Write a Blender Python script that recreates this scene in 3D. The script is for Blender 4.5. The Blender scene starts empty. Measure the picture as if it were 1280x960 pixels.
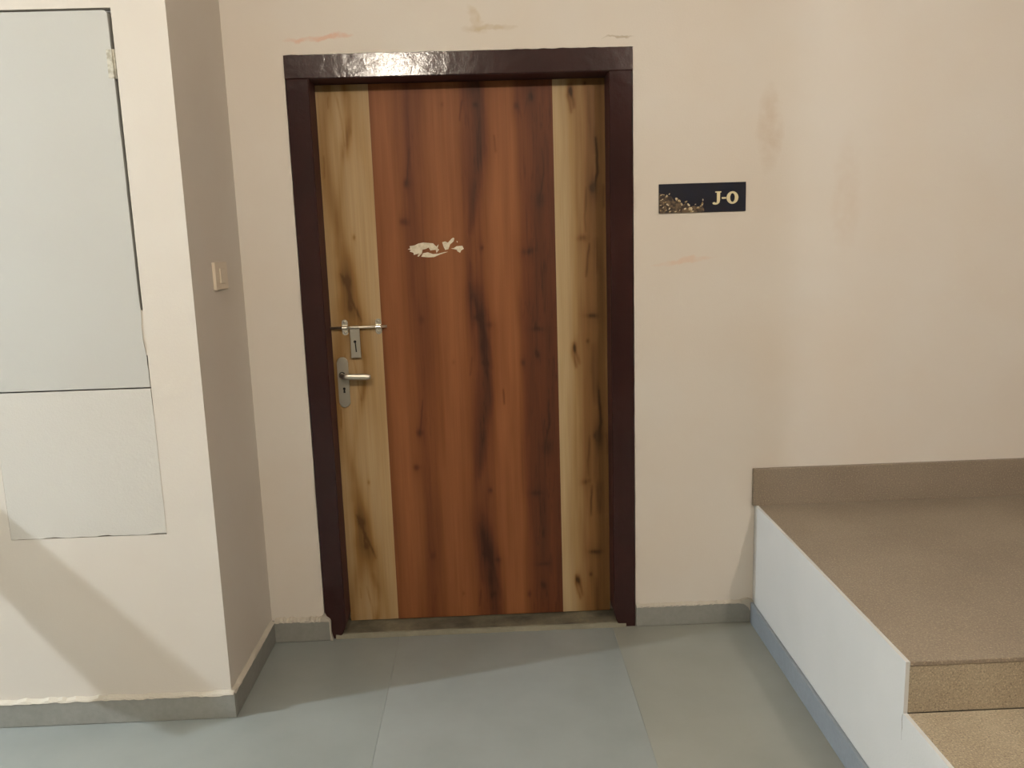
import bpy, bmesh, math, random
import numpy as np
from mathutils import Vector, Matrix

# ---------------------------------------------------------------- camera
SC = bpy.context.scene
COL = SC.collection
random.seed(7)
CAM = (0.669, -2.9936, 1.4891); YAW, PITCH, ROLL, FPX = 0.0241, -0.1741, -0.0310, 1041.6
cd = bpy.data.cameras.new('camera'); cam = bpy.data.objects.new('camera', cd); COL.objects.link(cam)
fw = Vector((math.sin(YAW)*math.cos(PITCH), math.cos(YAW)*math.cos(PITCH), math.sin(PITCH)))
rt = Vector((math.cos(YAW), -math.sin(YAW), 0)); up = rt.cross(fw)
r2 = math.cos(ROLL)*rt + math.sin(ROLL)*up; u2 = -math.sin(ROLL)*rt + math.cos(ROLL)*up
mw = Matrix((r2, u2, -fw)).transposed().to_4x4(); mw.translation = Vector(CAM)
cam.matrix_world = mw
cd.sensor_width = 36.0; cd.lens = FPX/1280*36.0; cd.clip_start = 0.05
SC.camera = cam

# ---------------------------------------------------------------- world, lights, exposure
SC.view_settings.view_transform = 'Standard'; SC.view_settings.look = 'None'
SC.view_settings.exposure = 0.0; SC.view_settings.gamma = 1.0
SC.view_settings.use_curve_mapping = False
w = bpy.data.worlds.new('world'); SC.world = w; w.use_nodes = True
w.node_tree.nodes['Background'].inputs[0].default_value = (0.9, 0.93, 1.0, 1)
w.node_tree.nodes['Background'].inputs[1].default_value = 0.02
WARM = (1.0, 0.885, 0.74); PINK_FILL = (1.0, 0.88, 0.77); COOL = (0.84, 0.95, 1.04)
# bulbs: location, colour, watts, bulb radius (built by bulb_lamp at the end of the script)
LAMPS = [
    ('bare_bulb', 'bare warm bulb hanging on a cord in front of the door', (0.08, -2.90, 2.80), WARM, 106.0, 0.045),
    ('bare_bulb', 'bare cool white bulb hanging on a cord far to the left', (-3.87, -1.46, 2.05), COOL, 630.0, 0.035),
    ('bare_bulb', 'unseen warm bulb added as fill light for the right wall and stairs', (2.20, -2.90, 2.80), PINK_FILL, 118.0, 0.045),  # added fill lamp, brightens the right-hand wall
]

# ---------------------------------------------------------------- helpers
def tag(o, label=None, cat=None, group=None, kind=None):
    if label: o['label'] = label
    if cat: o['category'] = cat
    if group: o['group'] = group
    if kind: o['kind'] = kind
    return o

def empty(name, loc=(0, 0, 0), label=None, cat=None, kind=None, parent=None):
    o = bpy.data.objects.new(name, None); o.empty_display_size = .05
    COL.objects.link(o); o.location = loc; tag(o, label, cat, kind=kind)
    if parent: o.parent = parent
    return o

def link(name, me, mat, parent=None, smooth=False):
    if mat is not None: me.materials.append(mat)
    if smooth:
        for p in me.polygons: p.use_smooth = True
    o = bpy.data.objects.new(name, me); COL.objects.link(o)
    if parent is not None:
        o.parent = parent
        pm = Vector(parent.location)
        q = parent.parent
        while q: pm += Vector(q.location); q = q.parent
        o.location = -pm      # meshes are written in world coordinates
    return o

def build(name, bm, mat, parent=None, smooth=False):
    bmesh.ops.recalc_face_normals(bm, faces=bm.faces)
    me = bpy.data.meshes.new(name); bm.to_mesh(me); bm.free()
    return link(name, me, mat, parent, smooth)

def box(bm, x0, x1, y0, y1, z0, z1, bev=0, seg=2):
    vs = [bm.verts.new((x, y, z)) for z in (z0, z1) for y in (y0, y1) for x in (x0, x1)]
    fs = [bm.faces.new([vs[i] for i in f]) for f in ((0,2,3,1),(4,5,7,6),(0,1,5,4),(2,6,7,3),(0,4,6,2),(1,3,7,5))]
    if bev:
        es = list({e for f in fs for e in f.edges})
        bmesh.ops.bevel(bm, geom=es, offset=bev, segments=seg, profile=.5, affect='EDGES')
    return bm

def prism_xz(bm, pts, y0, y1):
    """polygon in the x-z plane extruded from y0 to y1"""
    a = [bm.verts.new((x, y0, z)) for x, z in pts]; b = [bm.verts.new((x, y1, z)) for x, z in pts]
    bm.faces.new(a); bm.faces.new(b[::-1]); n = len(pts)
    for i in range(n): bm.faces.new((a[i], b[i], b[(i+1) % n], a[(i+1) % n]))
    return bm

def cyl(bm, p0, p1, r0, r1=None, n=20, caps=True):
    p0, p1 = Vector(p0), Vector(p1); r1 = r0 if r1 is None else r1
    d = (p1-p0).normalized(); s = d.orthogonal().normalized(); t = d.cross(s)
    A = [bm.verts.new(p0+(s*math.cos(2*math.pi*i/n)+t*math.sin(2*math.pi*i/n))*r0) for i in range(n)]
    B = [bm.verts.new(p1+(s*math.cos(2*math.pi*i/n)+t*math.sin(2*math.pi*i/n))*r1) for i in range(n)]
    for i in range(n): bm.faces.new((A[i], A[(i+1) % n], B[(i+1) % n], B[i]))
    if caps: bm.faces.new(A[::-1]); bm.faces.new(B)
    return bm

def sweep(bm, pts, rad, n=16, flat=1.0):
    """tube along pts with a radius per point; flat squashes it vertically"""
    rings = []
    pts = [Vector(p) for p in pts]
    for i, p in enumerate(pts):
        d = (pts[min(i+1, len(pts)-1)] - pts[max(i-1, 0)]).normalized()
        zz = Vector((0, 0, 1)); s = d.cross(zz).normalized(); t = s.cross(d).normalized()
        rings.append([bm.verts.new(p+s*math.cos(2*math.pi*k/n)*rad[i]*flat+t*math.sin(2*math.pi*k/n)*rad[i]) for k in range(n)])
    for a, b in zip(rings, rings[1:]):
        for k in range(n): bm.faces.new((a[k], a[(k+1) % n], b[(k+1) % n], b[k]))
    bm.faces.new(rings[0][::-1]); bm.faces.new(rings[-1])
    return bm

def srgb(r, g, b):
    f = lambda c: (c/255/12.92) if c <= 10.3 else ((c/255+.055)/1.055)**2.4
    return (f(r), f(g), f(b), 1)

class N:
    """small node-tree writer"""
    def __init__(s, name, rough=.6, metal=0, spec=.5):
        s.m = bpy.data.materials.new(name); s.m.use_nodes = True; s.t = s.m.node_tree
        s.b = s.t.nodes['Principled BSDF']; s.b.inputs['Roughness'].default_value = rough
        s.b.inputs['Metallic'].default_value = metal; s.b.inputs['Specular IOR Level'].default_value = spec
        s.co = s.n('ShaderNodeTexCoord').outputs['Object']
    def n(s, t, **k):
        x = s.t.nodes.new(t)
        for a, v in k.items(): setattr(x, a, v)
        return x
    def l(s, a, b): s.t.links.new(a, b)
    def put(s, sock, v):
        if isinstance(v, bpy.types.NodeSocket): s.l(v, sock)
        else: sock.default_value = v
    def math(s, op, a, b=0.0, c=0.0, clamp=False):
        x = s.n('ShaderNodeMath', operation=op); x.use_clamp = clamp
        s.put(x.inputs[0], a); s.put(x.inputs[1], b); s.put(x.inputs[2], c)
        return x.outputs[0]
    def mapping(s, scale, loc=(0, 0, 0), src=None):
        x = s.n('ShaderNodeMapping'); s.l(src or s.co, x.inputs[0]); x.inputs['Scale'].default_value = scale
        x.inputs['Location'].default_value = loc; return x.outputs[0]
    def noise(s, scale=5, detail=3, rough=.5, vec=None, dist=0):
        x = s.n('ShaderNodeTexNoise'); x.inputs['Scale'].default_value = scale; x.inputs['Detail'].default_value = detail
        x.inputs['Roughness'].default_value = rough; x.inputs['Distortion'].default_value = dist
        s.l(vec or s.co, x.inputs['Vector']); return x.outputs[0]
    def ramp(s, v, stops):
        x = s.n('ShaderNodeValToRGB'); s.l(v, x.inputs[0]); e = x.color_ramp.elements
        while len(e) < len(stops): e.new(.5)
        for i, (p, c) in enumerate(stops): e[i].position = p; e[i].color = c
        return x.outputs[0]
    def mix(s, f, a, b, mode='MIX'):
        x = s.n('ShaderNodeMix', data_type='RGBA', blend_type=mode)
        s.put(x.inputs[0], f); s.put(x.inputs[6], a); s.put(x.inputs[7], b); return x.outputs[2]
    def rng(s, v, a, b, c=0., d=1.):
        x = s.n('ShaderNodeMapRange'); s.put(x.inputs[0], v)
        for i, q in enumerate((a, b, c, d)): x.inputs[i+1].default_value = q
        return x.outputs[0]
    def color(s, v): s.put(s.b.inputs['Base Color'], v); return s
    def bump(s, h, strength=.2, dist=.002):
        x = s.n('ShaderNodeBump'); x.inputs['Strength'].default_value = strength; x.inputs['Distance'].default_value = dist
        s.l(h, x.inputs['Height']); s.l(x.outputs[0], s.b.inputs['Normal']); return s

def paint(name, col, col2, rough=.55, stains=(), bump=.25):
    """washed plaster paint: faint mottling, roller relief, hand-sized smudges"""
    m = N(name, rough, spec=.35)
    f = m.rng(m.noise(1.7, 4, .55), .35, .65)
    c = m.mix(f, col, col2)
    sep = m.n('ShaderNodeSeparateXYZ'); m.l(m.co, sep.inputs[0])
    X, Z = sep.outputs[0], sep.outputs[2]
    if stains:
        nn = m.noise(14, 3, .6); wob = m.math('MULTIPLY', m.math('SUBTRACT', nn, .5), .05)
    for (x0, z0, sx, sz, slope, sc, k) in stains:
        dx = m.math('ADD', m.math('SUBTRACT', X, x0), wob)
        dz = m.math('SUBTRACT', m.math('ADD', m.math('SUBTRACT', Z, z0), wob), m.math('MULTIPLY', dx, slope))
        q = m.math('ADD', m.math('POWER', m.math('ABSOLUTE', m.math('DIVIDE', dx, sx)), 2.), m.math('POWER', m.math('ABSOLUTE', m.math('DIVIDE', dz, sz)), 2.))
        g = m.math('MULTIPLY', m.rng(q, 1.3, .3), m.math('MULTIPLY', m.rng(m.noise(22, 2), .2, .6), k*.85))
        c = m.mix(g, c, sc)
    m.color(c)
    h = m.math('ADD', m.noise(160, 3, .6), m.math('MULTIPLY', m.noise(9, 3, .5), 2.2))
    m.bump(h, bump, .0015)
    return m.m

# wall and trim colours
CREAM = srgb(214, 198, 172); CREAM2 = srgb(208, 188, 160)
M = {}
M['wall_back'] = paint('cream wall paint', srgb(199, 192, 182), srgb(197, 187, 174), stains=[
    (.12, 2.172, .11, .010, .06, srgb(200, 150, 125), .75),
    (.20, 2.180, .04, .010, .0, srgb(200, 150, 125), .6),
    (.70, 2.190, .09, .012, .0, srgb(170, 150, 118), .7),
    (.655, 2.215, .030, .030, -1.2, srgb(176, 156, 124), .6),
    (1.14, 2.152, .05, .004, .0, srgb(150, 135, 110), .8),
    (1.37, 1.388, .11, .010, .12, srgb(200, 165, 140), .6),
    (1.67, 1.84, .045, .14, .0, srgb(178, 158, 136), .55),
    (1.95, 1.60, .05, .20, .0, srgb(185, 165, 145), .3),
])
M['wall_left'] = paint('pale cream wall paint', srgb(196, 189, 179), srgb(193, 184, 172))
M['hatch'] = paint('off white hatch paint', srgb(176, 175, 169), srgb(175, 172, 165), rough=.45, bump=.18)
M['patch'] = paint('greyish white filler board paint', srgb(187, 183, 175), srgb(185, 180, 171), rough=.6, bump=.5)
M['side'] = paint('white stair side paint', srgb(190, 188, 184), srgb(182, 181, 177), stains=[], bump=.35)
M['plaster'] = paint('rough plaster edge', srgb(178, 171, 158), srgb(160, 153, 140), rough=.95, bump=.8)
M['wall_far'] = paint('dull beige corridor paint', srgb(150, 140, 124), srgb(142, 132, 116))
M['ceiling'] = paint('white ceiling paint', srgb(225, 220, 210), srgb(220, 214, 203))

def stone(name, a, b, rough, fine=.25, seed=0, spec=.5, sc=2.6):
    m = N(name, rough, spec=spec)
    v = m.mapping((1, 1, 1), (seed*3.1, seed*1.7, 0))
    c = m.mix(m.rng(m.noise(sc, 5, .6, v), .3, .7), a, b)
    if fine: c = m.mix(m.math('MULTIPLY', m.rng(m.noise(60, 4, .7, v), .35, .75), fine), c, srgb(70, 70, 64))
    m.color(c); r = m.rng(m.noise(7, 2, .5, v), .2, .8, rough-.03, rough+.10); m.l(r, m.b.inputs['Roughness'])
    return m.m
KOTA = [stone('grey green kota stone %d' % i, srgb(*a), srgb(*b), .34, 0, i) for i, (a, b) in enumerate([
    ((134, 138, 136), (122, 126, 123)), ((133, 137, 135), (124, 127, 123)), ((131, 131, 123), (123, 123, 115)), ((129, 133, 130), (119, 123, 120))])]
M['joint'] = stone('floor bedding mortar', srgb(118, 120, 114), srgb(108, 108, 102), .8, .05)
M['skirt'] = stone('grey skirting stone', srgb(136, 135, 129), srgb(124, 124, 118), .5, .2, 5)
M['skirt_side'] = stone('blue grey skirting stone', srgb(128, 134, 140), srgb(116, 122, 127), .45, .2, 6)
M['sill'] = stone('dirty threshold stone', srgb(122, 114, 92), srgb(40, 34, 26), .7, .5, 7, sc=7)
M['sill_edge'] = stone('pale mortar lip', srgb(136, 131, 114), srgb(112, 108, 92), .8, .2, 8)

def granite(name, a, b, k):
    m = N(name, .5, spec=.4)
    c = m.mix(m.rng(m.noise(3, 4, .6), .3, .7), a, b)
    n1 = m.noise(210, 2, .8)
    c = m.mix(m.rng(n1, .55, .7, 0, k), c, srgb(60, 50, 38)); c = m.mix(m.rng(n1, .45, .3, 0, k), c, srgb(205, 190, 160))
    m.color(c); m.bump(m.noise(180, 3), .1, .001)
    return m.m
M['granite'] = granite('brown granite tread', srgb(131, 118, 102), srgb(118, 105, 90), .34)
M['granite_rough'] = granite('coarse brown granite riser', srgb(156, 143, 122), srgb(124, 110, 90), .6)

m = N('maroon enamel paint', .13, spec=.32)
m.color(m.mix(m.rng(m.noise(5, 3), .3, .7), srgb(48, 25, 23), srgb(41, 21, 20)))
v = m.mapping((1, 1, 1))
m.bump(m.math('ADD', m.noise(26, 3, .55), m.math('MULTIPLY', m.noise(85, 4, .75), .32)), .32, .003)
M['enamel'] = m.m
m = N('dull maroon lit tone', .6, spec=.25); m.color(m.mix(m.rng(m.noise(5, 3), .3, .7), srgb(74, 44, 42), srgb(64, 37, 36))); M['enamel_lit'] = m.m  # rougher maroon for the reveals; light falling on them is painted in as lighter

m = N('wood print laminate', .5, spec=.16)
at = m.n('ShaderNodeVertexColor'); at.layer_name = 'Col'
v = m.mapping((260, 1, 3)); v2 = m.mapping((70, 1, 1.4))
fib = m.math('ADD', m.math('MULTIPLY', m.noise(1, 2, .6, v), .5), m.math('MULTIPLY', m.noise(1, 3, .6, v2), .5))
fv = m.rng(fib, .3, .7, .90, 1.09)
x = m.n('ShaderNodeVectorMath', operation='SCALE'); m.l(at.outputs[0], x.inputs[0]); m.l(fv, x.inputs[3])
m.color(x.outputs[0]); M['wood'] = m.m
m = N('door core edge', .7); m.color(srgb(40, 25, 18)); M['core'] = m.m

def metal(name, c, rough):
    m = N(name, rough, 1.0); m.color(c)
    m.bump(m.noise(300, 2), .08, .0005); return m.m
M['steel'] = metal('brushed steel', srgb(205, 197, 182), .42)
M['steel_plate'] = metal('satin steel plate', srgb(168, 160, 146), .45)
M['chrome'] = metal('polished steel', srgb(215, 208, 195), .18)
m = N('keyhole dark', .9); m.color(srgb(14, 10, 8)); M['dark'] = m.m
m = N('sticker scrap paper', .7); m.color(m.mix(m.rng(m.noise(90, 3), .4, .6), srgb(205, 194, 172), srgb(188, 176, 152))); M['scrap'] = m.m
m = N('black sign board', .6, spec=.2); m.color(m.mix(m.rng(m.noise(20, 3), .3, .7), srgb(24, 22, 30), srgb(20, 22, 36))); M['sign'] = m.m
m = N('gold lettering', .5, .3); m.color(srgb(200, 188, 150)); M['gold'] = m.m
m = N('worn foil', .7); m.color(m.mix(m.rng(m.noise(120, 3), .4, .6), srgb(196, 180, 150), srgb(120, 98, 55))); M['foil'] = m.m
m = N('glue brown', .8); m.color(m.mix(m.rng(m.noise(90, 3), .4, .6), srgb(96, 78, 58), srgb(44, 34, 26))); M['glue'] = m.m
m = N('switch plastic', .4); m.color(srgb(200, 186, 166)); M['switch'] = m.m
m = N('painted over hinge', .5); m.color(m.mix(m.rng(m.noise(80, 3), .4, .6), srgb(185, 180, 165), srgb(150, 144, 128))); M['hinge'] = m.m

W, H = 1.190, 2.120            # door frame, outer
PX, PY = -0.200, -0.509        # pillar corner
BX, BH, BL = 1.642, 0.470, 1.190   # stair block: side plane, top, length
SK = 0.081                     # skirting height
ROOM = dict(x0=-5.6, x1=4.4, y0=-7.0, z1=2.98)

def wobble(n, amp, seed):
    r = random.Random(seed); v = [r.uniform(-1, 1) for _ in range(n)]
    return [amp*(.5*v[i]+.25*v[max(i-1, 0)]+.25*v[min(i+1, n-1)]) for i in range(n)]

# ---------------------------------------------------------------- room shell
f = empty('floor', (0, 0, 0), 'polished grey-green stone floor running up to the door', 'floor', 'structure')
bm = bmesh.new(); box(bm, ROOM['x0'], ROOM['x1'], ROOM['y0'], .25, -.12, -.0125); build('floor_bed', bm, M['joint'], f)
xs = [-5.6, -4.67, -3.85, -3.03, -2.21, -1.38, .283, 1.100, 1.93, 2.76, 3.6, 4.4]; ys = [.0, -1.24, -2.48, -4.96, -7.0]
g = .0002; rr = random.Random(3)
for i, (xa, xb) in enumerate(zip(xs, xs[1:])):
    for j, (ya, yb) in enumerate(zip(ys, ys[1:])):
        bm = bmesh.new(); dz = rr.uniform(-.0005, .0004)
        box(bm, xa+g, xb-g, yb+g, ya-g, -.0125, dz, .0003, 1)
        ma = KOTA[2] if (xa > 1.0) else KOTA[(0, 1, 3)[(i+j) % 3]]
        build('floor_slab', bm, ma, f)

wb = bmesh.new(); T = .22
box(wb, PX, 0, 0, T, -.12, ROOM['z1'])
box(wb, W, ROOM['x1'], 0, T, -.12, ROOM['z1'])
box(wb, 0, W, 0, T, H, ROOM['z1'])
box(wb, 0, W, .125, T, -.12, H)
wall_back = tag(build('wall_back', wb, M['wall_back']), 'cream painted wall that holds the brown door and the dark sign', 'wall', kind='structure')

# pillar wall on the left with the recess of the hatch
HX0, HX1, HZ0, HZ1 = -.825, -.351, .619, 2.150
wl = bmesh.new(); B = .35
y0 = PY
for (a, b, c, d) in ((ROOM['x0'], HX0, -.12, ROOM['z1']), (HX1, PX, -.12, ROOM['z1']), (HX0, HX1, -.12, HZ0), (HX0, HX1, HZ1, ROOM['z1'])):
    box(wl, a, b, y0, T, c, d)
box(wl, HX0, HX1, y0+.035, T, HZ0, HZ1)
bmesh.ops.remove_doubles(wl, verts=wl.verts, dist=1e-5)
wall_left = tag(build('wall_left', wl, M['wall_left']), 'pale cream projecting wall at the left with a white hatch in it', 'wall', kind='structure')

for nm, (x0, x1, ya, yb), lab in (('wall_right', (ROOM['x1'], ROOM['x1']+.15, ROOM['y0'], .22), 'cream end wall beyond the stairs at the right'),
                          ('wall_end', (ROOM['x0']-.15, ROOM['x0'], ROOM['y0'], .22), 'cream end wall far to the left along the corridor'),
                          ('wall_front', (ROOM['x0'], ROOM['x1'], ROOM['y0']-.15, ROOM['y0']), 'cream corridor wall opposite the brown door')):
    bm = bmesh.new(); box(bm, x0, x1, ya, yb, -.12, ROOM['z1']); tag(build(nm, bm, M['wall_far']), lab, 'wall', kind='structure')
bm = bmesh.new(); box(bm, ROOM['x0']-.15, ROOM['x1']+.15, ROOM['y0']-.15, .22, ROOM['z1'], ROOM['z1']+.12)
tag(build('ceiling', bm, M['ceiling']), 'white corridor ceiling above the door', 'ceiling', kind='structure')

# ---------------------------------------------------------------- skirtings
def ragged_strip(pa, pb, z, n, seed, y_out, lo=.003, hi=.011):
    """ragged plaster lip along the top of a skirting, from pa to pb (x,y), bulging by y_out"""
    bm = bmesh.new(); r = random.Random(seed); pa, pb = Vector((*pa, 0)), Vector((*pb, 0)); d = (pb-pa).normalized()
    nrm = Vector((d.y, -d.x, 0)); rows = []
    h = [lo+(hi-lo)*r.random()**1.6 for _ in range(n+1)]
    lw = [r.uniform(-.0035, .0015) for _ in range(n+1)]
    for i in range(n+1):
        p = pa.lerp(pb, i/n)
        rows.append([bm.verts.new(p+nrm*o+Vector((0, 0, q))) for o, q in ((0, z+h[i]+.006), (y_out*.75, z+h[i]), (y_out, z+lw[i]), (0, z+lw[i]))])
    for a, b in zip(rows, rows[1:]):
        for k in range(3): bm.faces.new((a[k], b[k], b[k+1], a[k+1]))
    bm.faces.new(rows[0]); bm.faces.new(rows[-1][::-1])
    return bm
sk = .014
bl = empty('baseboard_left', (PX, PY, 0), 'grey stone skirting around the foot of the left wall', 'skirting', 'structure')
bm = bmesh.new(); box(bm, -1.9, PX+sk, PY-sk, PY-.0002, 0.0005, SK, .0025); build('skirting_stone', bm, M['skirt'], bl)
bm = bmesh.new(); box(bm, PX+.0002, PX+sk, PY+.0005, -.0155, 0.0005, SK, .0025); build('skirting_stone', bm, M['skirt'], bl)
build('plaster_edge', ragged_strip((-1.9, PY), (PX+sk*.7, PY), SK, 120, 1, sk+.002, .001, .007), M['plaster'], bl)
build('plaster_edge', ragged_strip((PX, PY-.002), (PX, -.016), SK, 30, 2, sk+.001, .001, .006), M['plaster'], bl)
bb = empty('baseboard_back', (W, 0, 0), 'grey stone skirting on both sides of the brown door', 'skirting', 'structure')
bm = bmesh.new(); box(bm, PX+.0005, .021, -.021, -.0065, 0.0005, SK, .0025); box(bm, PX+.0005, -.001, -.0065, -.0002, .0005, SK); build('skirting_stone', bm, M['skirt'], bb)
bm = bmesh.new(); box(bm, W+.001, BX-.0005, -sk, -.0002, 0.0005, SK, .0025); build('skirting_stone', bm, M['skirt'], bb)
build('plaster_edge', ragged_strip((PX+sk, 0), (.0, 0), SK-.001, 26, 5, .0225, .002, .010), M['plaster'], bb)
bm = bmesh.new()
prism_xz(bm, [(-.012, SK+.012), (.004, SK+.026), (.010, SK+.012), (.022, SK+.002), (.025, SK-.006), (.0245, .03), (.028, .012), (.0315, .001), (.0205, .001), (.0205, SK-.004), (-.012, SK-.002)], -.0225, -.0062)
build('plaster_edge', bm, M['plaster'], bb)
build('plaster_edge', ragged_strip((W+.002, 0), (BX-.002, 0), SK-.001, 46, 6, sk+.001, .001, .005), M['plaster'], bb)
bm = bmesh.new()
prism_xz(bm, [(BX-.045, SK+.012), (BX-.02, SK+.016), (BX-.003, SK+.01), (BX-.002, .048), (BX-.012, .045), (BX-.02, .062), (BX-.035, SK-.006), (BX-.05, SK+.002)], -.0165, -.001)
build('plaster_smear', bm, M['plaster'], bb)
br = empty('baseboard_right', (BX, 0, 0), 'blue-grey stone skirting along the foot of the white stair side', 'skirting', 'structure')
bm = bmesh.new(); box(bm, BX-.013, BX-.0002, -2.3, -.0155, .0005, SK+.002, .0025); build('skirting_stone', bm, M['skirt_side'], br)

# ---------------------------------------------------------------- door
door = empty('door_1', (W/2, 0, 0), 'brown wood-print door with pale side strips in a glossy maroon frame', 'door', 'structure')
IX0, IX1, IZ1 = .080, 1.106, 2.040
FY = -.0065; DY = .097
fr = empty('door_frame', (W/2, 0, 0), parent=door); fr.location = (0, 0, 0)
def lit_reveal(o):
    o.data.materials.append(M['enamel_lit'])
    for q in o.data.polygons:
        if q.center.y > 0: q.material_index = 1
    return o
def jamb(name, xo, xi, z0, z1, seed, foot=None):
    """upright whose outer edge (xo) is brushed unevenly on to the plaster"""
    bm = bmesh.new(); n = 60; wv = wobble(n+1, .0026, seed); s = 1 if xi > xo else -1
    rows = []
    for i in range(n+1):
        z = z0+(z1-z0)*i/n; xoo = xo - s*wv[i]; xii = xi
        if foot and z < .05: xii = xi - s*foot*(1-z/.05)
        rows.append([bm.verts.new(c) for c in ((xoo, -.0002, z), (xoo+s*.0015, FY, z), (xii-s*.003, FY, z), (xii, FY+.003, z), (xii, .12, z), (xo+s*.001, .12, z))])
    for a, b in zip(rows, rows[1:]):
        for k in range(6): bm.faces.new((a[k], a[(k+1) % 6], b[(k+1) % 6], b[k]))
    bm.faces.new(rows[0]); bm.faces.new(rows[-1][::-1])
    return lit_reveal(build(name, bm, M['enamel'], fr))
jamb('jamb', .002, IX0, .0008, IZ1, 11, .022)
jamb('jamb', W-.002, IX1, .0008, IZ1, 12, .020)
bm = bmesh.new(); n = 90; wv = wobble(n+1, .0026, 13); rows = []
for i in range(n+1):
    x = .001+(W-.002)*i/n; zt = H+wv[i]
    rows.append([bm.verts.new(c) for c in ((x, -.0002, zt), (x, FY+.0027, zt-.0015), (x, FY, IZ1+.004), (x, FY+.003, IZ1+.0004), (x, .12, IZ1+.0004), (x, .12, zt-.006))])
for a, b in zip(rows, rows[1:]):
    for k in range(6): bm.faces.new((a[k], a[(k+1) % 6], b[(k+1) % 6], b[k]))
bm.faces.new(rows[0]); bm.faces.new(rows[-1][::-1]); lit_reveal(build('header', bm, M['enamel'], fr))
# threshold stone with a pale mortar lip
bm = bmesh.new(); box(bm, IX0-.02, IX1+.02, .0005, .1195, .0008, .018, .002)
build('threshold', bm, M['sill'], door)
bm = bmesh.new(); n = 70; wv = wobble(n+1, .002, 21); wz = wobble(n+1, .0015, 22); rows = []
for i in range(n+1):
    x = .040+(W-.078)*i/n
    rows.append([bm.verts.new(c) for c in ((x, .0004, .0165+wz[i]), (x, -.006+wv[i], .0150+wz[i]), (x, -.013+wv[i]*1.6, .0008), (x, .0004, .0008))])
for a, b in zip(rows, rows[1:]):
    for k in range(4): bm.faces.new((a[k], a[(k+1) % 4], b[(k+1) % 4], b[k]))
bm.faces.new(rows[0]); bm.faces.new(rows[-1][::-1]); build('mortar_lip', bm, M['sill_edge'], door)

# wood laminate: the print's own bands, streaks and knots as colour per vertex
STICK= [[(0.3798, 1.4582), (0.3894, 1.461), (0.3867, 1.469), (0.4058, 1.4715), (0.4187, 1.4773), (0.4379, 1.4805), (0.4725, 1.4766), (0.4846, 1.4644), (0.4929, 1.4735), (0.4881, 1.458), (0.4936, 1.4531), (0.4836, 1.4424), (0.4809, 1.4535), (0.4618, 1.451), (0.456, 1.4621), (0.4463, 1.4577), (0.4335, 1.455), (0.4296, 1.441), (0.418, 1.4304), (0.4133, 1.4321), (0.4201, 1.4413), (0.4009, 1.4372), (0.3997, 1.4451), (0.3857, 1.4502), (0.3923, 1.4547)], [(0.4275, 1.4301), (0.4344, 1.4424), (0.452, 1.445), (0.4707, 1.4381), (0.4898, 1.4391), (0.5122, 1.4441), (0.5265, 1.4449), (0.496, 1.4358), (0.4733, 1.4271), (0.4511, 1.4271)], [(0.5059, 1.4794), (0.5171, 1.4821), (0.5264, 1.4772), (0.5396, 1.4908), (0.5461, 1.4944), (0.5508, 1.492), (0.5471, 1.4812), (0.534, 1.4707), (0.5269, 1.4537), (0.5157, 1.4515), (0.5099, 1.4636)], [(0.5365, 1.4559), (0.5477, 1.4577), (0.5575, 1.4637), (0.5781, 1.4646), (0.5831, 1.4535), (0.5727, 1.4475), (0.5692, 1.4398), (0.5599, 1.4448), (0.557, 1.4512)], [(0.5576, 1.4825), (0.562, 1.4808), (0.5612, 1.4761), (0.5587, 1.4784)]]
CEN = {'K': [(0.3877, 1.6926, 0.0115, 0.0144, 0.7), (0.3718, 1.5554, 0.0144, 0.0115, 0.6), (0.6478, 1.4555, 0.0072, 0.0086, 0.6), (0.6148, 1.2757, 0.0259, 0.0461, 0.3), (0.6328, 1.2075, 0.0231, 0.0403, 0.3), (0.6209, 1.205, 0.0144, 0.0115, 0.6), (0.667, 1.1768, 0.0144, 0.0115, 0.5), (0.6407, 1.1034, 0.0231, 0.0403, 0.3), (0.6442, 1.0343, 0.0086, 0.0086, 0.7), (0.787, 1.0293, 0.0086, 0.0115, 0.6), (0.8445, 1.0574, 0.0086, 0.0115, 0.5), (0.8438, 1.1501, 0.0259, 0.0086, 0.5), (0.8219, 1.4375, 0.0259, 0.0115, 0.5), (0.8672, 1.6185, 0.0202, 0.0288, 0.5), (0.8394, 1.9836, 0.0086, 0.0144, 0.5), (0.5284, 1.0384, 0.0058, 0.0086, 0.3), (0.4176, 1.2, 0.0086, 0.0144, 0.3)], 'L': [([(0.4025, 1.8126), (0.3996, 1.7576), (0.391, 1.7023)], 0.0035, 0.6), ([(0.6429, 2.0102), (0.6586, 1.9015), (0.6584, 1.8193), (0.6405, 1.723)], 0.016, 0.3), ([(0.5963, 1.9709), (0.5879, 1.9034)], 0.0043, 0.4), ([(0.7077, 1.8455), (0.7115, 1.7903)], 0.0043, 0.5), ([(0.6337, 1.6954), (0.6185, 1.5976), (0.6094, 1.5128)], 0.0144, 0.35), ([(0.8774, 1.7995), (0.8811, 1.7162), (0.8676, 1.6325)], 0.0046, 0.6), ([(0.8448, 1.4195), (0.8447, 1.3034), (0.844, 1.156)], 0.0086, 0.4), ([(0.602, 1.3258), (0.6245, 1.2225), (0.6483, 1.1478), (0.6634, 1.0727), (0.6702, 1.0123)], 0.009, 0.35), ([(0.2671, 1.3366), (0.267, 1.2344)], 0.0043, 0.3)]}
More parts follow.
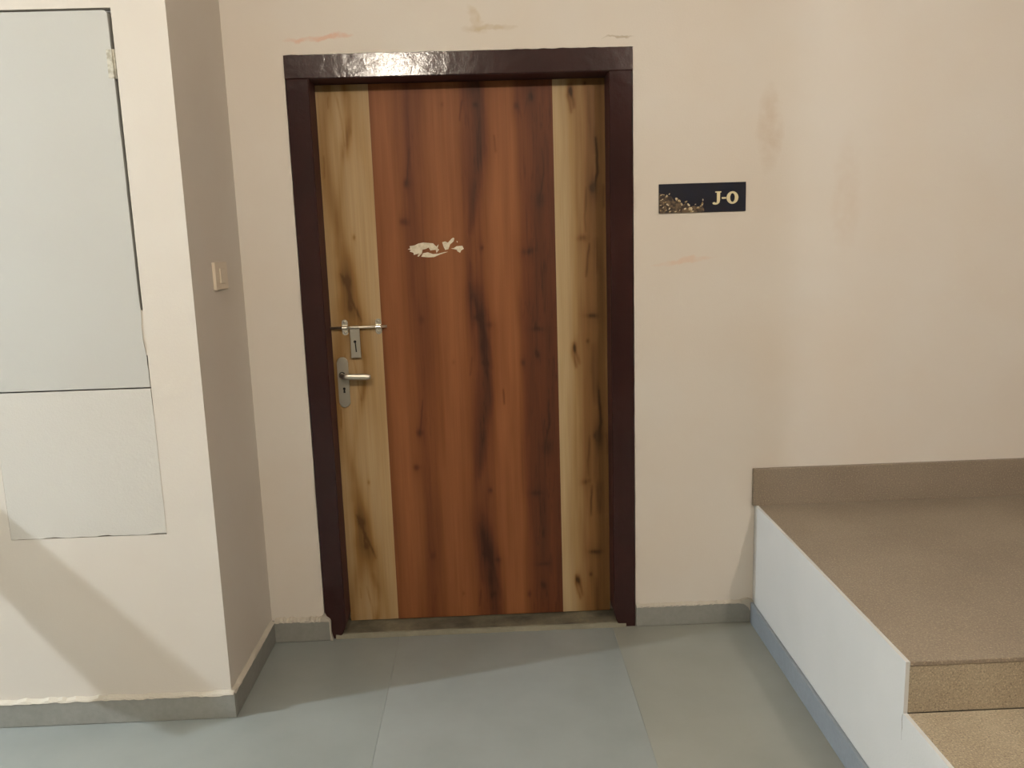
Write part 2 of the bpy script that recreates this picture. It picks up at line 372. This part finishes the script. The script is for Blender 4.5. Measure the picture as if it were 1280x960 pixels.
LEF = {'K': [(0.1863, 1.5057, 0.0058, 0.0101, 0.7), (0.1488, 1.349, 0.0144, 0.0173, 0.5), (0.1569, 1.2498, 0.0115, 0.0115, 0.5), (0.129, 1.2682, 0.0231, 0.0576, 0.25), (0.1385, 1.3696, 0.0288, 0.0346, 0.2), (0.1844, 1.2225, 0.0259, 0.0346, 0.25), (0.1884, 1.8732, 0.0144, 0.0403, 0.25), (0.1736, 1.8189, 0.0231, 0.0403, 0.25)], 'L': [([(0.1304, 1.3785), (0.1484, 1.3433), (0.1596, 1.2906), (0.185, 1.2313), (0.1977, 1.2014)], 0.0052, 0.6), ([(0.1603, 1.3022), (0.1522, 1.2675), (0.1599, 1.2497)], 0.0043, 0.5), ([(0.1883, 1.914), (0.1867, 1.846), (0.1653, 1.7779), (0.1467, 1.6675), (0.1335, 1.5555), (0.1202, 1.4421)], 0.0173, 0.22), ([(0.0985, 1.7936), (0.0962, 1.7191)], 0.0029, 0.4), ([(0.1818, 1.134), (0.1987, 1.0738), (0.1953, 0.9687), (0.1827, 0.9085)], 0.0115, 0.3), ([(0.1556, 1.0902), (0.1676, 0.9999), (0.1738, 0.9088)], 0.0043, 0.35), ([(0.1294, 1.9965), (0.1266, 1.9562)], 0.0029, 0.3)]}
RIG = {'K': [(1.0558, 1.6552, 0.0115, 0.0144, 0.6), (1.0153, 1.4775, 0.0173, 0.0115, 0.5), (1.0464, 1.1938, 0.0231, 0.0086, 0.6), (1.0302, 1.099, 0.0072, 0.0086, 0.6), (0.9761, 1.0739, 0.0101, 0.0144, 0.6), (1.0673, 1.6521, 0.0231, 0.0576, 0.2), (0.9812, 1.9961, 0.0086, 0.0231, 0.5)], 'L': [([(1.0668, 1.8302), (1.0745, 1.7664), (1.0767, 1.7107), (1.0645, 1.6634)], 0.0052, 0.6), ([(1.0413, 1.4566), (1.0346, 1.3991), (1.0308, 1.3412)], 0.0058, 0.5), ([(1.0326, 1.6559), (1.0224, 1.5573), (1.0274, 1.5001)], 0.0058, 0.35), ([(0.9699, 1.0621), (0.9838, 1.0013)], 0.0072, 0.4), ([(1.0492, 1.9998), (1.0505, 1.891), (1.0604, 1.7807)], 0.0144, 0.25), ([(1.0964, 1.6681), (1.0983, 1.5834)], 0.0058, 0.3), ([(1.0649, 1.4703), (1.0663, 1.3546)], 0.0173, 0.2), ([(0.973, 2.0152), (0.989, 1.9607), (0.9942, 1.9334)], 0.0072, 0.4)]}

PER = .923
KD = 1.0055        # the print was measured 1.7 cm nearer than the leaf: spread it from the eye-level point
def fit(x, z): return (.669+(x-.669)*KD, 1.489+(z-1.489)*KD)
STICK = [[fit(*q) for q in s_] for s_ in STICK]
for D_ in (CEN, LEF, RIG):
    D_['K'] = [(*fit(k[0], k[1]), *k[2:]) for k in D_['K']]; D_['L'] = [([fit(*q) for q in l_[0]], *l_[1:]) for l_ in D_['L']]
def vnoise(x, z, sx, sz, seed, octs=3):
    """smooth value noise with different scale across (x) and along (z) the grain"""
    r = np.random.RandomState(seed); out = 0; amp = 1; tot = 0
    for o in range(octs):
        g_ = r.rand(64, 64); a = (x*sx*2**o) % 64; b = (z*sz*2**o) % 64
        i = np.floor(a).astype(int); j = np.floor(b).astype(int); u = a-i; v_ = b-j
        u = u*u*(3-2*u); v_ = v_*v_*(3-2*v_); i1 = (i+1) % 64; j1 = (j+1) % 64; i %= 64; j %= 64
        out = out+amp*((g_[i, j]*(1-u)+g_[i1, j]*u)*(1-v_)+(g_[i, j1]*(1-u)+g_[i1, j1]*u)*v_); tot += amp; amp *= .5
    return out/tot
def seg_dist(x, z, a, b):
    ax, az = a; bx, bz = b; dx, dz = bx-ax, bz-az
    t = np.clip(((x-ax)*dx+(z-az)*dz)/(dx*dx+dz*dz), 0, 1)
    return np.hypot(x-ax-t*dx, z-az-t*dz), t
def features(x, z, D, seed):
    wx = x+(vnoise(x, z, 30, 12, seed)-.5)*.010; wz = z+(vnoise(x, z, 25, 20, seed+1)-.5)*.012
    d = np.zeros_like(x)
    for sh in (PER, 0, -PER, -2*PER):
        for kx, kz, sx, sz, e in D['K']:
            d += e*np.exp(-((wx-kx)/(sx*.9))**2-((wz-kz-sh)/(sz*.9))**2)
            d += e*.25*np.exp(-((wx-kx)/(sx*1.6))**2-((wz-kz-sh)/(sz*3.5))**2)
        for pts, wd, e in D['L']:
            best = np.full_like(x, 9.)
            for a, b in zip(pts, pts[1:]):
                q, _ = seg_dist(wx, wz-sh, a, b); best = np.minimum(best, q)
            zc = (max(p[1] for p in pts)+min(p[1] for p in pts))/2; hl = (max(p[1] for p in pts)-min(p[1] for p in pts))/2+.01
            d += e*np.exp(-(best/(wd*.8))**2)*np.clip(1.25-((z-sh-zc)/hl)**2*.9, 0, 1)
    hair = vnoise(x, z, 170, 7, seed+3, 2); return d*(.45+1.1*hair)
def lin(c): return np.array(srgb(*c)[:3])
def grade(d, stops):
    d = np.clip(d, 0, 1); out = np.zeros(d.shape+(3,))
    p = [s[0] for s in stops]
    for k in range(3): out[..., k] = np.interp(d, p, [lin(s[1])[k] for s in stops])
    return out
def col_center(x, z):
    xx = x+(vnoise(x, z, 9, 2.2, 31)-.5)*.035
    band = np.interp(xx, [.26, .29, .33, .37, .40, .44, .48, .53, .57, .60, .64, .67, .70, .76, .79, .82, .87, .92],
                         [.34, .20, .14, .28, .44, .38, .20, .14, .22, .36, .40, .30, .14, .16, .46, .58, .64, .56])
    ph = ((1.62-z)/PER) % 1.0
    # dark plumes that swell and thin once per repeat of the print
    c1 = np.interp(ph, [0, .1, .22, .34, .5, .66, .8, 1], [.612, .600, .596, .612, .640, .652, .645, .612]); w1 = np.interp(ph, [0, .1, .22, .36, .5, .62, .8, 1], [.030, .018, .014, .030, .045, .042, .040, .030])
    s1 = np.interp(ph, [0, .1, .22, .36, .5, .62, .8, 1], [.20, .16, .14, .32, .30, .26, .28, .20])*(.25+1.2*vnoise(x, z, 75, 5, 49))
    band = band+s1*np.exp(-((xx-c1)/w1)**2)
    st = vnoise(x, z, 42, 2.6, 41, 3); st2 = vnoise(x, z, 110, 5, 43, 2)
    wire = np.clip(1-np.abs(vnoise(x+.01*vnoise(x, z, 20, 5, 90), z, 95, 4.5, 91, 2)-.5)*16, 0, 1)
    d = band+(st-.5)*.20+(st2-.5)*.10+wire*.30*np.clip((band-.34)*2.5, 0, 1)*vnoise(x, z, 30, 5, 92)*1.6+(vnoise(x, z, 5, 1.4, 47)-.5)*.20+.48*features(x, z, CEN, 51)
    return grade(d, [(0, CC[0]), (.28, CC[1]), (.55, CC[2]), (.8, CC[3]), (1, CC[4])])
def col_left(x, z):
    ph = ((1.50-z)/PER) % 1.0
    c = .120+.03*np.sin(ph*6.28+.6)
    xx = x+(vnoise(x, z, 9, 3, 61)-.5)*.03
    d = .16+.30*np.exp(-((xx-c)/.032)**2)+.10*np.exp(-((xx-.085)/.02)**2)
    pl = np.interp(ph, [0, .08, .16, .3, .45, .6, .8, 1], [.0, .15, .32, .34, .26, .12, .05, .0])
    d = d+pl*np.exp(-((xx-(.125+.16*ph))/.036)**2)
    d = d+(vnoise(x, z, 45, 3, 63)-.5)*.26+(vnoise(x, z, 120, 5, 64, 2)-.5)*.10+.52*features(x, z, LEF, 65)
    return grade(d, [(0, CL[0]), (.3, CL[1]), (.6, CL[2]), (1, CL[3])])
def col_right(x, z):
    xx = x+(vnoise(x, z, 10, 3, 71)-.5)*.018
    d = np.interp(xx, [.915, .945, .975, 1.00, 1.03, 1.06, 1.085, 1.11], [.05, .08, .24, .44, .58, .72, .68, .50])
    d = d+.10*np.clip((1.4-z)/1.4, 0, 1)*np.clip((xx-.99)/.03, 0, 1)
    d = d+(vnoise(x, z, 45, 3, 73)-.5)*.24+(vnoise(x, z, 120, 5, 74, 2)-.5)*.10+.50*features(x, z, RIG, 75)
    return grade(d, [(0, CR[0]), (.3, CR[1]), (.6, CR[2]), (.8, CR[3]), (1, CR[4])])
CC = [(136, 88, 54), (113, 68, 39), (87, 49, 30), (70, 40, 27), (54, 31, 21)]
CL = [(166, 142, 108), (150, 122, 84), (124, 92, 50), (80, 54, 27)]
CR = [(164, 142, 108), (142, 115, 78), (113, 81, 46), (92, 63, 34), (60, 40, 20)]

leaf = empty('door_leaf', (W/2, 0, 0), parent=door); leaf.location = (0, 0, 0)
LZ0, LZ1 = .0225, IZ1-.003
bm = bmesh.new(); box(bm, IX0+.001, IX1-.001, DY+.0012, DY+.036, LZ0, LZ1); build('core', bm, M['core'], leaf)
def laminate(x0, x1, fn, y, name='laminate_strip'):
    nx = int((x1-x0)/.003)+1; nz = int((LZ1-LZ0)/.0055)+1
    gx, gz = np.meshgrid(np.linspace(x0, x1, nx), np.linspace(LZ0, LZ1, nz))
    co = np.stack([gx, np.full_like(gx, y), gz], -1).reshape(-1, 3)
    back = np.array([(x0, DY+.0011, LZ0), (x1, DY+.0011, LZ0), (x1, DY+.0011, LZ1), (x0, DY+.0011, LZ1)])
    nv = len(co); idx = np.arange(nv).reshape(nz, nx)
    q = np.stack([idx[:-1, :-1], idx[:-1, 1:], idx[1:, 1:], idx[1:, :-1]], -1).reshape(-1, 4).tolist()
    b0, b1, b2, b3 = nv, nv+1, nv+2, nv+3
    q += [idx[0, ::-1].tolist()+[b0, b1], idx[-1, :].tolist()+[b2, b3], idx[:, 0].tolist()+[b3, b0], idx[::-1, -1].tolist()+[b1, b2], [b0, b3, b2, b1]]
    me = bpy.data.meshes.new(name); me.from_pydata(np.vstack([co, back]).tolist(), [], q)
    c = np.ones((nv+4, 4), dtype=np.float32); c[:nv, :3] = fn(gx, gz).reshape(-1, 3); c[nv:, :3] = c[0, :3]
    a = me.color_attributes.new('Col', 'FLOAT_COLOR', 'POINT'); a.data.foreach_set('color', c.ravel())
    return link(name, me, M['wood'], leaf)
tag(laminate(IX0+.001, .2674, col_left, DY), 'pale maple-print strip')
tag(laminate(.2678, .9183, col_center, DY-.0004), 'red-brown wood-print centre panel')
tag(laminate(.9187, IX1-.001, col_right, DY), 'pale maple-print strip')

# torn sticker remains
for pl in STICK:
    bm = bmesh.new(); prism_xz(bm, pl, DY-.0010, DY-.0002); build('sticker_scrap', bm, M['scrap'], leaf)

# sliding bolt with its slotted hasp
sb = empty('sliding_bolt', (W/2, 0, 0), parent=door); sb.location = (0, 0, 0)
RY, RZ = DY-.014, 1.1800
bm = bmesh.new(); cyl(bm, (IX0-.0005, RY, RZ-.0005), ((.2880), RY, RZ+.0005), .0048); build('bolt_rod', bm, M['steel'], sb, True)
for bx in (.1325, .2560):
    bm = bmesh.new()
    for s in (-1, 1):   # two rounded lugs
        pts = [(bx-.011, RZ+s*.006)]+[(bx+.011*math.cos(a), RZ+s*(.019+.010*math.sin(a))) for a in [math.pi-math.pi*k/10 for k in range(11)]]+[(bx+.011, RZ+s*.006)]
        prism_xz(bm, pts, DY-.0030, DY-.0006)
    n = 12; pr = []    # the saddle over the rod
    for k in range(n+1):
        a = math.pi*k/n; pr.append((math.cos(a), math.sin(a)))
    A = [[bm.verts.new((xx, DY-.0008-.0195*s_*r_, RZ+.0085*c_*r_)) for xx in (bx-.009, bx+.009)] for r_ in (1, .72) for c_, s_ in pr]
    o_, i_ = A[:n+1], A[n+1:]
    for k in range(n):
        bm.faces.new((o_[k][0], o_[k+1][0], o_[k+1][1], o_[k][1])); bm.faces.new((i_[k][0], i_[k][1], i_[k+1][1], i_[k+1][0]))
        for e in (0, 1): bm.faces.new((o_[k][e], i_[k][e], i_[k+1][e], o_[k+1][e]))
    for s in (-1, 1): bmesh.ops.create_uvsphere(bm, u_segments=12, v_segments=8, radius=.0042, matrix=Matrix.Translation((bx, DY-.0032, RZ+s*.0195)) @ Matrix.Diagonal((1, .6, 1, 1)))
    build('bracket', bm, M['chrome'], sb)
hx, hz0, hz1 = .1690, 1.0670, 1.1813
bm = bmesh.new(); box(bm, hx-.0180, hx+.0180, DY-.0165, DY-.0118, hz0, hz1, .0012)
cyl(bm, (hx-.0165, RY, RZ), (hx+.0165, RY, RZ), .0062, n=20)
build('hasp_plate', bm, M['steel_plate'], sb)
bm = bmesh.new(); box(bm, hx-.006, hx+.006, DY-.0118, DY-.0006, hz0+.02, hz0+.032); build('staple', bm, M['steel_plate'], sb)
bm = bmesh.new(); cyl(bm, (hx-.001, DY-.0168, 1.1275), (hx-.001, DY-.0164, 1.1275), .0052, n=16)
prism_xz(bm, [(hx-.0024, 1.125), (hx+.0020, 1.125), (hx+.0040, 1.089), (hx-.0004, 1.089)], DY-.0168, DY-.0164)
build('slot', bm, M['dark'], sb)

# lever handle on its long plate
lh = empty('lever_handle', (W/2, 0, 0), parent=door); lh.location = (0, 0, 0)
cx, za, zb, hw = .1145, .879, 1.070, .0205
def stadium(cx, za, zb, hw, n=14):
    return [(cx+hw*math.cos(math.pi*k/n), zb-hw+hw*math.sin(math.pi*k/n)) for k in range(n+1)]+[(cx-hw*math.cos(math.pi*k/n), za+hw-hw*math.sin(math.pi*k/n)) for k in range(n+1)]
bm = bmesh.new(); prism_xz(bm, stadium(cx, za, zb, hw), DY-.0075, DY-.0002)
es = [e for e in bm.edges if all(abs(v.co.y-(DY-.0075)) < 1e-6 for v in e.verts)]
bmesh.ops.bevel(bm, geom=es, offset=.003, segments=3, profile=.6, affect='EDGES'); build('handle_plate', bm, M['steel_plate'], lh)
lz = 1.002
bm = bmesh.new(); cyl(bm, (cx-.003, DY-.0074, lz), (cx-.003, DY-.014, lz), .0125, .0115, 24); build('collar', bm, M['dark'], lh, False)
bm = bmesh.new()
path = []; rad = []
for k in range(9):
    a = math.pi/2*k/8; path.append((cx-.003+.026*(1-math.cos(a)), DY-.012-.036*math.sin(a), lz)); rad.append(.0078+.001*k/8)
path = [(cx-.003, DY-.010, lz)]+path; rad = [.0098]+[q_+.0022 for q_ in rad]
for k in range(1, 15):
    t = k/14; path.append((cx+.023+.082*t, DY-.048+.003*t*t, lz-.0035*t)); rad.append(.0112+.0008*math.sin(t*3.1)-(.0 if t < .9 else .002*(t-.9)*10))
path.append((cx+.1075, DY-.0445, lz-.0036)); rad.append(.0060)
sweep(bm, path, rad, 20, .8); build('lever', bm, M['steel'], lh, True)
bm = bmesh.new(); kz = .946; cyl(bm, (cx+.0012, DY-.0078, kz+.005), (cx+.0012, DY-.0074, kz+.005), .0050, n=16)
prism_xz(bm, [(cx-.0014, kz+.004), (cx+.0038, kz+.004), (cx+.0050, kz-.011), (cx-.0026, kz-.011)], DY-.0078, DY-.0074)
build('keyhole', bm, M['dark'], lh)

# ---------------------------------------------------------------- hatch in the left wall
hy = PY
sh = empty('door_2', (-.588, hy, HZ0), 'white painted service hatch with a dark gap set in the left wall', 'hatch', 'structure')
r = random.Random(5)
def panel(name, xl, zb_, zt, right, mat, y, th=.028, bottom=None, bev=True):
    pts = [(xl, zt)]+[(x_, z_) for x_, z_ in right]+(bottom or [])+[(xl, zb_)]
    bm = bmesh.new(); prism_xz(bm, pts, y, y+th); return build(name, bm, mat, sh)
right = [(-.3700, 2.1435), (-.3625, 2.1375)]
for k in range(1, 20):
    z = 2.1375-(2.1375-1.315)*k/20; right.append((-.3620+.0035*k/20+r.uniform(-.0005, .0005), z))
right += [(-.3572, 1.306), (-.3578, 1.29), (-.3605, 1.262), (-.3600, 1.240), (-.3588, 1.215), (-.3562, 1.190), (-.3540, 1.172), (-.3546, 1.150), (-.3530, 1.128), (-.3536, 1.108), (-.3528, 1.0815)]
panel('hatch_door', HX0+.004, 1.0815, 2.1435, right, M['hatch'], hy-.0005)
low = [(-.3528, 1.0768), (-.3526, 1.05), (-.3520, 1.03), (-.3512, .99), (-.3510, .80), (-.3510, .700), (-.3510, .624)]
bot = []
for k in range(1, 40):
    x = -.3520-(.470)*k/40; bot.append((x, .6218+.0022*math.sin(k*.7)*math.sin(k*.23+1)+r.uniform(-.0008, .0008)))
panel('filler_board', HX0+.0012, .6215, 1.0768, low, M['patch'], hy-.0007, bottom=bot)
# plaster bridging the gap for a hand's width
bm = bmesh.new(); prism_xz(bm, [(-.3590, 1.312), (-.3505, 1.309), (-.3500, 1.240), (-.3515, 1.200), (-.3505, 1.175), (-.3545, 1.178), (-.3567, 1.200), (-.3590, 1.222), (-.3603, 1.258)], hy+.0012, hy+.02)
build('plaster_bridge', bm, M['wall_left'], sh)
bm = bmesh.new(); box(bm, -.3755, -.3595, hy-.0022, hy+.004, 1.963, 2.040, .0008); build('hinge_leaf', bm, M['hinge'], sh)
bm = bmesh.new(); cyl(bm, (-.3570, hy+.0045, 1.962), (-.3570, hy+.0045, 2.041), .0042, n=14); build('hinge_barrel', bm, M['hinge'], sh, True)

# ---------------------------------------------------------------- switch plate on the pillar side
sw = empty('switch_plate', (PX, -.261, 1.395), 'small cream switch plate on the shaded side of the left wall', 'switch')
bm = bmesh.new(); box(bm, PX+.0003, PX+.0105, -.322, -.200, 1.352, 1.440, .002); build('plate', bm, M['switch'], sw)
bm = bmesh.new(); box(bm, PX+.0107, PX+.0145, -.283, -.240, 1.372, 1.420, .0015); build('rocker', bm, M['switch'], sw)

# ---------------------------------------------------------------- flat number sign
SX0, SX1, SZ0, SZ1 = 1.279, 1.588, 1.556, 1.657
sg = empty('number_sign', ((SX0+SX1)/2, 0, SZ0), 'small black sign with gold J-0 lettering right of the door', 'sign')
bm = bmesh.new(); box(bm, SX0, SX1, -.0045, -.0003, SZ0, SZ1, .0006, 1); build('board', bm, M['sign'], sg)
sw_, shh = SX1-SX0, SZ1-SZ0
def sp(u, v): return (SX0+u*sw_, SZ0+v*shh)      # fractions of the board
ys0, ys1 = -.0053, -.0043
def ring(bm, cu, cv, ru, rv, iu, iv, n=28):
    o = [sp(cu+ru*math.cos(2*math.pi*k/n), cv+rv*math.sin(2*math.pi*k/n)) for k in range(n)]
    i = [sp(cu+iu*math.cos(2*math.pi*k/n), cv+iv*math.sin(2*math.pi*k/n)) for k in range(n)]
    vo = [[bm.verts.new((x, y, z)) for x, z in o] for y in (ys0, ys1)]; vi = [[bm.verts.new((x, y, z)) for x, z in i] for y in (ys0, ys1)]
    for k in range(n):
        j = (k+1) % n
        bm.faces.new((vo[0][k], vo[0][j], vi[0][j], vi[0][k])); bm.faces.new((vo[0][k], vo[1][k], vo[1][j], vo[0][j])); bm.faces.new((vi[0][k], vi[0][j], vi[1][j], vi[1][k]))
bm = bmesh.new(); ring(bm, .845, .475, .068, .215, .027, .150); build('digit', bm, M['gold'], sg)
bm = bmesh.new()   # serif J
J = [(.640, .745), (.715, .745), (.715, .700), (.700, .690), (.700, .37), (.692, .26), (.668, .195), (.640, .180), (.612, .205), (.605, .255), (.618, .290), (.638, .285), (.646, .255), (.655, .265), (.660, .32), (.660, .690), (.640, .700)]
prism_xz(bm, [sp(.615+(p[0]-.605)*.92, .475+(p[1]-.465)*.80) for p in J], ys0, ys1); build('letter', bm, M['gold'], sg)
bm = bmesh.new(); prism_xz(bm, [sp(*p) for p in [(.722, .44), (.772, .44), (.772, .50), (.722, .50)]], ys0, ys1); build('hyphen', bm, M['gold'], sg)
# scraped corner: brown glue and pale flakes
r = random.Random(12)
bm = bmesh.new(); prism_xz(bm, [sp(*p) for p in [(.0, .0), (.52, .0), (.52, .10), (.50, .22), (.46, .16), (.42, .24), (.36, .20), (.31, .34), (.27, .26), (.24, .44), (.18, .40), (.14, .58), (.06, .62), (.0, .70)]], -.0049, -.0044); build('glue_stain', bm, M['glue'], sg)
bm = bmesh.new()
def flake(u, v, a, b, ang, n=7):
    pts = []
    for k in range(n):
        t = 2*math.pi*k/n; q = r.uniform(.55, 1.1); x = a*math.cos(t)*q; y = b*math.sin(t)*q
        pts.append(sp(min(max(u+(x*math.cos(ang)-y*math.sin(ang)), .002), .6), min(max(v+(x*math.sin(ang)+y*math.cos(ang))*3.06, .005), .98)))
    prism_xz(bm, pts, ys0, ys1+.0002)
for (u, v, a, b, an) in [(.02, .62, .018, .008, .3), (.05, .64, .022, .006, -.2), (.09, .58, .022, .014, .9), (.12, .66, .012, .010, .4), (.03, .46, .024, .007, .5), (.07, .38, .028, .008, .2), (.10, .30, .024, .010, -.6), (.02, .28, .016, .007, .1), (.05, .20, .018, .006, .9), (.02, .10, .012, .012, .2), (.08, .10, .022, .008, .4), (.12, .16, .016, .010, 1.), (.13, .06, .020, .010, .0),
                         (.20, .48, .026, .020, -.8), (.23, .42, .022, .016, -.7), (.26, .30, .020, .014, -.8), (.31, .38, .018, .012, .6), (.34, .28, .026, .012, -.9), (.30, .14, .022, .010, .3), (.36, .12, .030, .022, .1), (.38, .04, .030, .014, .0), (.45, .16, .022, .012, .3), (.50, .30, .014, .030, -.2), (.505, .42, .008, .020, -.1), (.48, .22, .020, .010, .5), (.19, .05, .018, .008, .2), (.24, .10, .012, .007, 1.), (.42, .28, .010, .006, .4)]:
    flake(u, v, a, b, an)
o = build('foil_flake', bm, M['foil'], sg); o['kind'] = 'stuff'

# ---------------------------------------------------------------- stairs
st = empty('stone_staircase', (BX, 0, 0), 'low stone-topped stairs with white painted side rising from the floor at right', 'staircase')
X1 = ROOM['x1']-.002; RI = .133; TR = .30
nst = 3; tops = [BH, BH-RI, (BH-RI)/2]; fronts = [-BL, -BL-TR, -BL-2*TR]
prof = [(0, 0.0006)]
# side profile in y-z, plastered white, stops a hair under the stone
pts = [(-.0005, .0006), (-.0005, BH-.0005)]; below = dict(zip(tops, [t_-.0005 for t_ in tops[1:]]+[.0006]))
for t, fy in zip(tops, fronts): pts += [(fy, t-.0005), (fy, below[t])]
bm = bmesh.new()
a = [bm.verts.new((BX, y, z)) for y, z in pts]; b = [bm.verts.new((BX+.010, y, z)) for y, z in pts]
bm.faces.new(a); bm.faces.new(b[::-1])
for i in range(len(pts)): bm.faces.new((a[i], b[i], b[(i+1) % len(pts)], a[(i+1) % len(pts)]))
build('side_wall', bm, M['side'], st)
bm = bmesh.new(); box(bm, BX+.0101, X1, -BL+.02, -.0005, .0006, BH-.021)
for t, fy in list(zip(tops, fronts))[1:]: box(bm, BX+.0101, X1, fy+.02, fy+TR+.019, .0006, t-.0135)
build('stair_core', bm, M['joint'], st)
ya = -.0195
for k, (t, fy) in enumerate(zip(tops, fronts)):
    bm = bmesh.new(); box(bm, BX+.0101, X1, fy-.0015, ya if k == 0 else fy+TR-.002, t-.012, t+.0006, .0018); build('tread', bm, M['granite'] if k == 0 else M['granite_rough'], st)
    bm = bmesh.new(); box(bm, BX+.0101, X1, fy, fy+.0195, tops[k+1]+.0012 if k < 2 else .0008, t-.0125); build('riser', bm, M['granite_rough'], st)
# fine crack in the side paint just under the front of the landing
bm = bmesh.new()
c = [(-1.188, .334), (-1.186, .316), (-1.189, .30), (-1.187, .284), (-1.189, .266)]
vs = [bm.verts.new((BX-.0003, y-s*(.0010 if i < 3 else .0004), z)) for s in (-1, 1) for i, (y, z) in enumerate(c)]
for i in range(4): bm.faces.new((vs[i], vs[i+1], vs[i+6], vs[i+5]))
build('crack', bm, M['sill'], st)
up_ = bmesh.new(); box(up_, BX-.010, X1, -.019, -.0004, BH-.002, BH+.141, .002)
build('wall_upstand', up_, M['granite'], st)
for o in list(st.children)+list(br.children):      # the block was cast slightly out of square
    for v_ in o.data.vertices: v_.co.x += .0135*v_.co.y

# ---------------------------------------------------------------- lamps that light the corridor (above and beside the view), the third an added fill
def bulb_lamp(name, label, loc, colr, watts, r_):
    e = watts/(4*math.pi**2*r_**2)
    x, y, z = loc; t = empty(name, (x, y, z), label, 'lamp')
    zt = ROOM['z1']
    bm = bmesh.new(); cyl(bm, (x, y, zt-.0005), (x, y, zt-.03), .05, .045, 24); build('ceiling_rose', bm, M['switch'], t)
    bm = bmesh.new(); cyl(bm, (x, y, zt-.03), (x, y, z+.10), .004, n=8); build('cord', bm, M['dark'], t)
    bm = bmesh.new(); cyl(bm, (x, y, z+.10), (x, y, z+.05), .016, .02, 18); build('bulb_holder', bm, M['dark'], t)
    bm = bmesh.new(); bmesh.ops.create_uvsphere(bm, u_segments=20, v_segments=12, radius=r_, matrix=Matrix.Translation((x, y, z)))
    mm = N(name + ' glass', .4); mm.b.inputs['Emission Color'].default_value = (*colr, 1); mm.b.inputs['Emission Strength'].default_value = e
    o = build('bulb', bm, mm.m, t, True)
    return t
for a in LAMPS: bulb_lamp(*a)

# unseen shadow-casting slatted rack added on the left wall beyond the frame; the cool lamp throws its shadow along the wall foot
t = empty('shadow_blocker', (-1.30, PY, 1.05), 'unseen shadow-casting grey slatted rack fixed to the left wall beyond the hatch', 'blocker')
p0, p1 = Vector((-1.30, PY-.0004, 1.05)), Vector((-1.357, -.79, .56)); d_ = (p1-p0).normalized(); sd = Vector((0, -1, 0)); sd = (sd-d_*sd.dot(d_)).normalized(); nn_ = d_.cross(sd)
for k in range(13):
    bm = bmesh.new(); q8 = []; off = sd*(-.062+.0103*k)
    for e_ in (p0, p1):
        for a_, b_ in ((-1, -1), (1, -1), (1, 1), (-1, 1)):
            c_ = e_+off+sd*.0024*a_+nn_*.006*b_; c_.y = min(c_.y, PY-.0005-.0004*(a_+1)); q8.append(bm.verts.new(c_))
    for f_ in ((0,1,2,3),(7,6,5,4),(0,4,5,1),(1,5,6,2),(2,6,7,3),(3,7,4,0)): bm.faces.new([q8[i] for i in f_])
    build('slat', bm, M['skirt'], t)
bm = bmesh.new(); cyl(bm, p1-sd*.068, p1+sd*.068, .009, n=12); build('end_bar', bm, M['skirt'], t)
bm = bmesh.new(); box(bm, -1.35, -1.25, PY-.012, PY-.0003, 1.00, 1.10, .002); build('wall_bracket', bm, M['steel_plate'], t)
